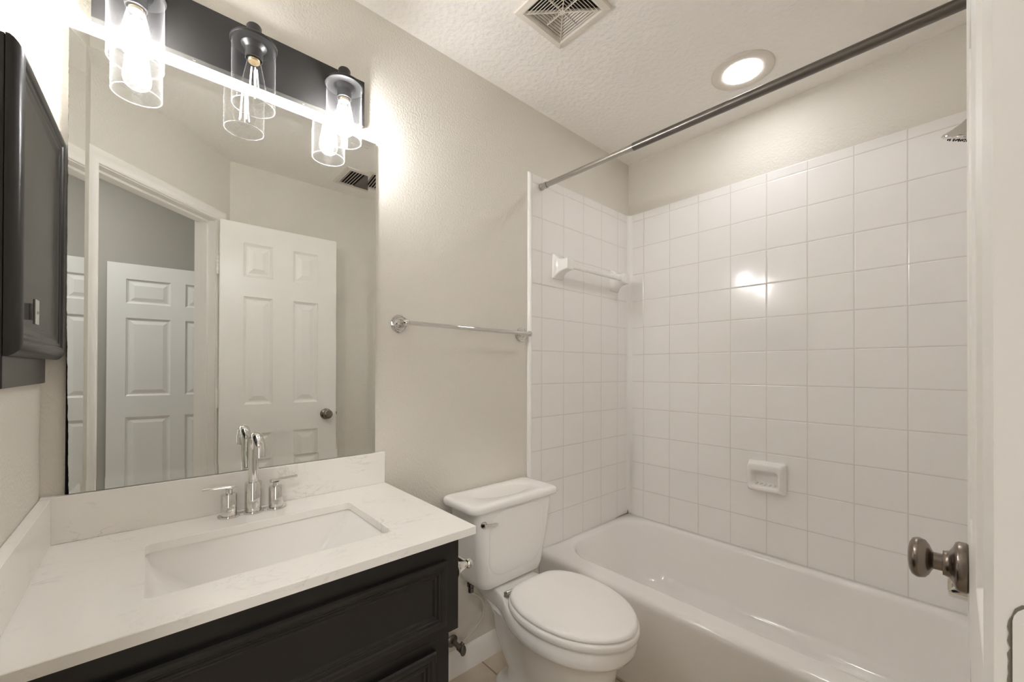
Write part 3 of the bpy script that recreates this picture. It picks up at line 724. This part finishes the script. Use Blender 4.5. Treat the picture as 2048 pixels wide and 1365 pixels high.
# ================================================================== bathtub
tub = thing('bathtub', 'white enamelled alcove bathtub with flat apron along the tiled wall', 'bathtub', (0.75, 1.92, 0.0))
bx0, bx1, by0, by1 = 0.0088, XW-0.0088, 1.540, YTILE-0.0048
N = 12
def TR(x0, x1, y0, y1, r, z): return [Vector((x, y, z)) for x, y in rrect(x0, x1, y0, y1, r, N)]
ix0, ix1, iy0, iy1 = 0.048, 1.400, 1.648, 2.246
rings = [TR(bx0, bx1, by0+0.012, by1, 0.004, 0.0), TR(bx0, bx1, by0+0.012, by1, 0.004, 0.03), TR(bx0, bx1, by0+0.006, by1, 0.004, 0.20), TR(bx0, bx1, by0+0.001, by1, 0.004, 0.315), TR(bx0, bx1, by0, by1, 0.004, 0.330),
         TR(bx0, bx1, by0+0.003, by1, 0.004, 0.343), TR(bx0, bx1, by0+0.010, by1, 0.004, 0.352), TR(bx0, bx1, by0+0.020, by1, 0.005, 0.3565), TR(bx0+0.001, bx1-0.001, by0+0.034, by1-0.001, 0.006, 0.358),
         TR(ix0-0.020, ix1+0.02, iy0-0.028, iy1+0.016, 0.16, 0.3575), TR(ix0-0.009, ix1+0.009, iy0-0.012, iy1+0.008, 0.165, 0.3555), TR(ix0-0.002, ix1+0.002, iy0-0.003, iy1+0.002, 0.165, 0.350), TR(ix0+0.004, ix1-0.003, iy0+0.002, iy1-0.002, 0.165, 0.340),
         TR(ix0+0.020, ix1-0.012, iy0+0.010, iy1-0.008, 0.16, 0.300), TR(ix0+0.065, ix1-0.025, iy0+0.024, iy1-0.022, 0.15, 0.20), TR(ix0+0.110, ix1-0.040, iy0+0.042, iy1-0.040, 0.14, 0.125), TR(ix0+0.140, ix1-0.055, iy0+0.062, iy1-0.060, 0.13, 0.092),
         TR(ix0+0.180, ix1-0.085, iy0+0.095, iy1-0.092, 0.11, 0.074), TR(ix0+0.25, ix1-0.15, iy0+0.16, iy1-0.16, 0.08, 0.068)]
bm = B(); loft(bm, rings); obj('tub_shell', bm, M_TUB, tub, angle=75)
bm = B(); lathe(bm, [(0.028, 0), (0.028, 0.002), (0.02, 0.003), (0.0, 0.002)], (1.20, 1.945, 0.0685), (0, 0, 1), 28); obj('drain', bm, M_CHROME, tub)

# ================================================================== toilet
YC = 1.236
to = thing('toilet', 'white two piece toilet with closed lid between vanity and tub', 'toilet', (0.35, YC, 0.0))
def level(z, pts, k=1.0):
    """outline from (x, halfwidth) control points, mirrored about the centre line"""
    up = catmull([(x, wv*k, 0) for x, wv in pts], 5)
    lo = [Vector((p.x, -p.y, 0)) for p in reversed(up)][1:-1]
    return [Vector((p.x, YC + p.y, z)) for p in up + lo]
RIM = [(0.055, 0.0), (0.058, 0.075), (0.080, 0.098), (0.170, 0.105), (0.235, 0.122), (0.320, 0.163), (0.420, 0.180), (0.520, 0.172), (0.600, 0.138), (0.655, 0.085), (0.676, 0.035), (0.680, 0.0)]
def sc_(pts, cx, kx, kw): return [(cx + (x-cx)*kx, w_*kw) for x, w_ in pts]
L2 = [(0.060, 0.0), (0.063, 0.070), (0.085, 0.092), (0.170, 0.097), (0.235, 0.108), (0.320, 0.140), (0.420, 0.160), (0.510, 0.152), (0.580, 0.122), (0.628, 0.076), (0.648, 0.032), (0.652, 0.0)]
L3 = [(0.142, 0.0), (0.145, 0.060), (0.160, 0.082), (0.200, 0.090), (0.250, 0.096), (0.315, 0.110), (0.395, 0.127), (0.475, 0.122), (0.540, 0.100), (0.588, 0.064), (0.610, 0.028), (0.615, 0.0)]
L4 = [(0.165, 0.0), (0.168, 0.052), (0.185, 0.074), (0.220, 0.083), (0.265, 0.086), (0.315, 0.091), (0.375, 0.098), (0.440, 0.096), (0.500, 0.082), (0.545, 0.053), (0.562, 0.024), (0.567, 0.0)]
L4b = [(0.195, 0.0), (0.198, 0.046), (0.215, 0.068), (0.250, 0.079), (0.290, 0.084), (0.330, 0.088), (0.375, 0.092), (0.440, 0.090), (0.495, 0.078), (0.538, 0.050), (0.554, 0.024), (0.559, 0.0)]
L5 = [(0.120, 0.0), (0.123, 0.040), (0.145, 0.066), (0.190, 0.086), (0.250, 0.098), (0.310, 0.104), (0.370, 0.106), (0.440, 0.103), (0.505, 0.090), (0.550, 0.060), (0.570, 0.026), (0.576, 0.0)]
bm = B()
loft(bm, [level(0.0, L5), level(0.018, L5), level(0.036, sc_(L5, 0.35, 0.93, 0.93)), level(0.070, L4b), level(0.115, L4b), level(0.160, L4), level(0.22, L3), level(0.285, sc_(L3, 0.3, 1.04, 1.08)), level(0.318, sc_(L3, 0.3, 1.07, 1.22)), level(0.328, sc_(L2, 0.35, 1.0, 1.0)), level(0.333, sc_(RIM, 0.35, 0.985, 0.965)),
          level(0.345, RIM), level(0.362, RIM), level(0.378, sc_(RIM, 0.35, 0.985, 0.975)), level(0.3850, sc_(RIM, 0.35, 0.975, 0.955)), level(0.3875, sc_(RIM, 0.35, 0.955, 0.93)), level(0.3875, sc_(RIM, 0.35, 0.5, 0.5))])
obj('bowl', bm, M_PORC, to, angle=60)
EGG = [(0.2600, 0.0), (0.2620, 0.066), (0.2740, 0.104), (0.310, 0.141), (0.366, 0.165), (0.430, 0.1738), (0.500, 0.169), (0.575, 0.146), (0.637, 0.104), (0.674, 0.056), (0.686, 0.025), (0.689, 0.0)]
bm = B(); S2 = sc_(EGG, 0.44, 1.022, 1.045)
loft(bm, [level(0.3885, sc_(S2, 0.45, 0.975, 0.965)), level(0.392, sc_(S2, 0.45, 0.995, 0.99)), level(0.398, S2), level(0.405, S2), level(0.4105, sc_(S2, 0.45, 0.992, 0.985)), level(0.4130, sc_(S2, 0.45, 0.975, 0.96))]); obj('seat', bm, M_SEAT, to, angle=60)
bm = B(); loft(bm, [level(0.4155, sc_(EGG, 0.45, 0.980, 0.972)), level(0.418, EGG), level(0.4225, EGG), level(0.4280, sc_(EGG, 0.45, 0.985, 0.978)), level(0.4310, sc_(EGG, 0.45, 0.955, 0.94)), level(0.4322, sc_(EGG, 0.45, 0.85, 0.82)), level(0.4328, sc_(EGG, 0.45, 0.4, 0.4))])
obj('lid', bm, M_SEAT, to, angle=60)
for sg in (-1, 1):
    b = B(); box(b, 0.240, 0.268, YC+sg*0.100-0.011, YC+sg*0.100+0.011, 0.3880, 0.408); lathe(b, [(0.007, -0.016), (0.007, 0.016)], (0.258, YC+sg*0.100, 0.410), (0, 1, 0), 16)
    obj('hinge', b, M_CHROME if sg < 0 else M_SEAT, to, bevel=0.002, label='clear chrome toned seat hinge' if sg < 0 else None)
# tank
def TK(x0, x1, hw, r, z, yc=YC-0.010): return [Vector((x, y, z)) for x, y in rrect(x0, x1, yc-hw, yc+hw, r, 8)]
bm = B()
loft(bm, [TK(0.060, 0.150, 0.115, 0.03, 0.3885), TK(0.038, 0.178, 0.140, 0.035, 0.393), TK(0.030, 0.190, 0.153, 0.038, 0.405), TK(0.027, 0.195, 0.160, 0.038, 0.43), TK(0.024, 0.202, 0.178, 0.034, 0.55), TK(0.022, 0.207, 0.193, 0.030, 0.672), TK(0.024, 0.204, 0.190, 0.028, 0.690)])
tank = obj('tank', bm, M_PORC, to, angle=60)
# raised shield on the tank front
bm = B(); rings = []
def xfront(z): return 0.195 + (0.207-0.195)*min(1, max(0, (z-0.43)/0.24))
for ins, hh in ((0.0, -0.002), (0.004, 0.0008), (0.012, 0.0022), (0.022, 0.0028)):
    ring = []
    for a, c in rrect(YC-0.010-0.142+ins, YC-0.010+0.142-ins, 0.438+ins, 0.684-ins*0.3, 0.075, 8):
        ring.append(Vector((xfront(c) + hh - 0.012*0, a, c)))
    rings.append(ring)
loft(bm, rings, cap0=False); obj('shield', bm, M_PORC, tank, angle=60)
bm = B(); lc = YC - 0.010
loft(bm, [TK(0.016, 0.212, 0.200, 0.03, 0.6905), TK(0.010, 0.219, 0.2195, 0.034, 0.694), TK(0.008, 0.221, 0.2225, 0.034, 0.700), TK(0.008, 0.221, 0.2225, 0.034, 0.710), TK(0.010, 0.219, 0.2200, 0.033, 0.7165), TK(0.016, 0.213, 0.2140, 0.030, 0.7205), TK(0.024, 0.204, 0.2000, 0.026, 0.722),
          [Vector((x, y, 0.7222)) for x, y in ellipse_like(0.118, lc, 0.066, 0.150, 8)], [Vector((x, y, 0.7208)) for x, y in ellipse_like(0.118, lc, 0.064, 0.145, 8)], [Vector((x, y, 0.7192)) for x, y in ellipse_like(0.118, lc, 0.050, 0.115, 8)]])
obj('tank_lid', bm, M_PORC, to, angle=50)
bm = B(); lathe(bm, [(0.013, 0.0), (0.013, 0.006), (0.010, 0.010)], (0.2035, 1.062, 0.650), (1, 0, 0), 24)
tube(bm, [(0.216, 1.058, 0.650), (0.219, 1.075, 0.649), (0.221, 1.100, 0.646), (0.221, 1.112, 0.645)], [0.006, 0.0058, 0.0068, 0.005], 14)
obj('flush_lever', bm, M_CHROME, to, angle=50)

# water supply
wv = thing('shutoff_valve', 'chrome shutoff valve with oval handle on the wall under the toilet tank', 'valve', (0.0, 1.058, 0.150))
bm = B(); lathe(bm, [(0.023, 0.0), (0.023, 0.003), (0.016, 0.009), (0.009, 0.010), (0.009, 0.045), (0.013, 0.047), (0.013, 0.068), (0.0, 0.069)], (0.0136, 1.058, 0.150), (1, 0, 0), 28)
tube(bm, [(0.066, 1.058, 0.150), (0.066, 1.066, 0.157), (0.066, 1.073, 0.163)], [0.008, 0.008, 0.0085], 14); obj('body', bm, M_DSTEEL, wv, angle=40)
bm = B(); loft(bm, [[Vector((0.082 + h, 1.058 + 0.0125*k*math.cos(t), 0.150 + 0.021*k*math.sin(t))) for t in [2*math.pi*i/28 for i in range(28)]] for h, k in ((0.0, 0.6), (0.002, 0.95), (0.006, 1.0), (0.010, 0.85), (0.011, 0.4))]); obj('handle', bm, M_DSTEEL, wv, label='oval handle', angle=60)
hp = catmull([(0.0665, 1.080, 0.169), (0.074, 1.118, 0.198), (0.084, 1.150, 0.240), (0.086, 1.155, 0.290), (0.082, 1.130, 0.325), (0.078, 1.105, 0.345), (0.077, 1.100, 0.362), (0.077, 1.100, 0.392)], 6)
bm = B(); tube(bm, hp, 0.0052, 12); hs = obj('supply_hose', bm, M_HOSE, to, label='white supply hose')
bm = B(); lathe(bm, [(0.011, 0.0), (0.011, 0.016), (0.009, 0.018)], (0.077, 1.100, 0.350), (0, 0, 1), 12); lathe(bm, [(0.015, 0.0), (0.015, 0.010)], (0.077, 1.100, 0.374), (0, 0, 1), 20)
obj('hose_nut', bm, M_DSTEEL, hs)

# ================================================================== ceiling grilles
ev = thing('exhaust_vent', 'square white bathroom exhaust fan grille in the ceiling', 'vent', (0.435, 1.208, H))
ex, ey, eh = 0.4375, 1.2085, 0.118
def sq(r, z): return [Vector((ex + a*r, ey + b*r, z)) for a, b in ((-1, -1), (1, -1), (1, 1), (-1, 1))]
bm = B(); loft(bm, [sq(eh, H-0.0002), sq(eh, H-0.006), sq(eh-0.004, H-0.010), sq(eh-0.020, H-0.013), sq(eh-0.024, H-0.013), sq(eh-0.030, H-0.007), sq(eh-0.030, H-0.0002)], wrap=True)
obj('frame', bm, M_VENT, ev, smooth=False)
bm = B()
for k in range(8):
    r = 0.0835 - 0.0098*k
    loft(bm, [sq(r, H-0.0118), sq(r-0.0013, H-0.0124), sq(r-0.0040, H-0.0070), sq(r-0.0027, H-0.0064)], wrap=True)
obj('louvers', bm, M_VENT, ev, smooth=False)
bm = B()
for a in (45, 135):
    M = Matrix.Translation((ex, ey, 0)) @ Matrix.Rotation(math.radians(a), 4, 'Z')
    box(bm, -0.122, 0.122, -0.0013, 0.0013, H-0.0140, H-0.003, M)
for a in (0, 90):
    M = Matrix.Translation((ex, ey, 0)) @ Matrix.Rotation(math.radians(a), 4, 'Z')
    box(bm, -0.070, 0.070, -0.0008, 0.0008, H-0.0136, H-0.004, M)
box(bm, ex-0.008, ex+0.008, ey-0.008, ey+0.008, H-0.0138, H-0.004)
obj('spokes', bm, M_VENT, ev, smooth=False)
bm = B(); box(bm, ex-0.088, ex+0.088, ey-0.088, ey+0.088, H-0.0016, H-0.0002); obj('fan_shade_plate', bm, M_DARK, ev, smooth=False, label='dark plate painted as the shade behind the louvers')  # flat plate on the uncut ceiling, coloured like the shaded fan cavity

ar = thing('ceiling_air_register', 'white slatted air register in the ceiling near the door, seen in the mirror', 'air vent', (1.27, 1.22, H))
rx0, rx1, ry0, ry1 = 1.120, 1.375, 1.055, 1.385
bm = B()
def rq(i, z): return [Vector((a, b, z)) for a, b in ((rx0+i, ry0+i), (rx1-i, ry0+i), (rx1-i, ry1-i), (rx0+i, ry1-i))]
loft(bm, [rq(0, H-0.0002), rq(0, H-0.004), rq(0.006, H-0.008), rq(0.026, H-0.009), rq(0.028, H-0.007), rq(0.028, H-0.0002)], wrap=True); obj('frame', bm, M_VENT, ar, smooth=False)
bm = B()
for k in range(5):
    yk = ry0 + 0.034 + 0.017*k
    M = Matrix.Translation(((rx0+rx1)/2, yk, H-0.007)) @ Matrix.Rotation(math.radians(38), 4, 'X')
    box(bm, -(rx1-rx0)/2+0.029, (rx1-rx0)/2-0.029, -0.0055, 0.0055, -0.0006, 0.0006, M)
obj('slats', bm, M_VENT, ar, smooth=False)
bm = B(); box(bm, rx0+0.0285, rx1-0.0285, ry0+0.120, ry1-0.0285, H-0.0052, H-0.0012); obj('filter', bm, M_FILTER, ar, smooth=False, label='grey filter behind the slats')
bm = B(); box(bm, rx0+0.0285, rx1-0.0285, ry0+0.0285, ry1-0.0285, H-0.0010, H-0.0002); obj('duct_shade_plate', bm, M_DARK, ar, smooth=False)  # dark sheet stands for the duct's shade; no hole is cut
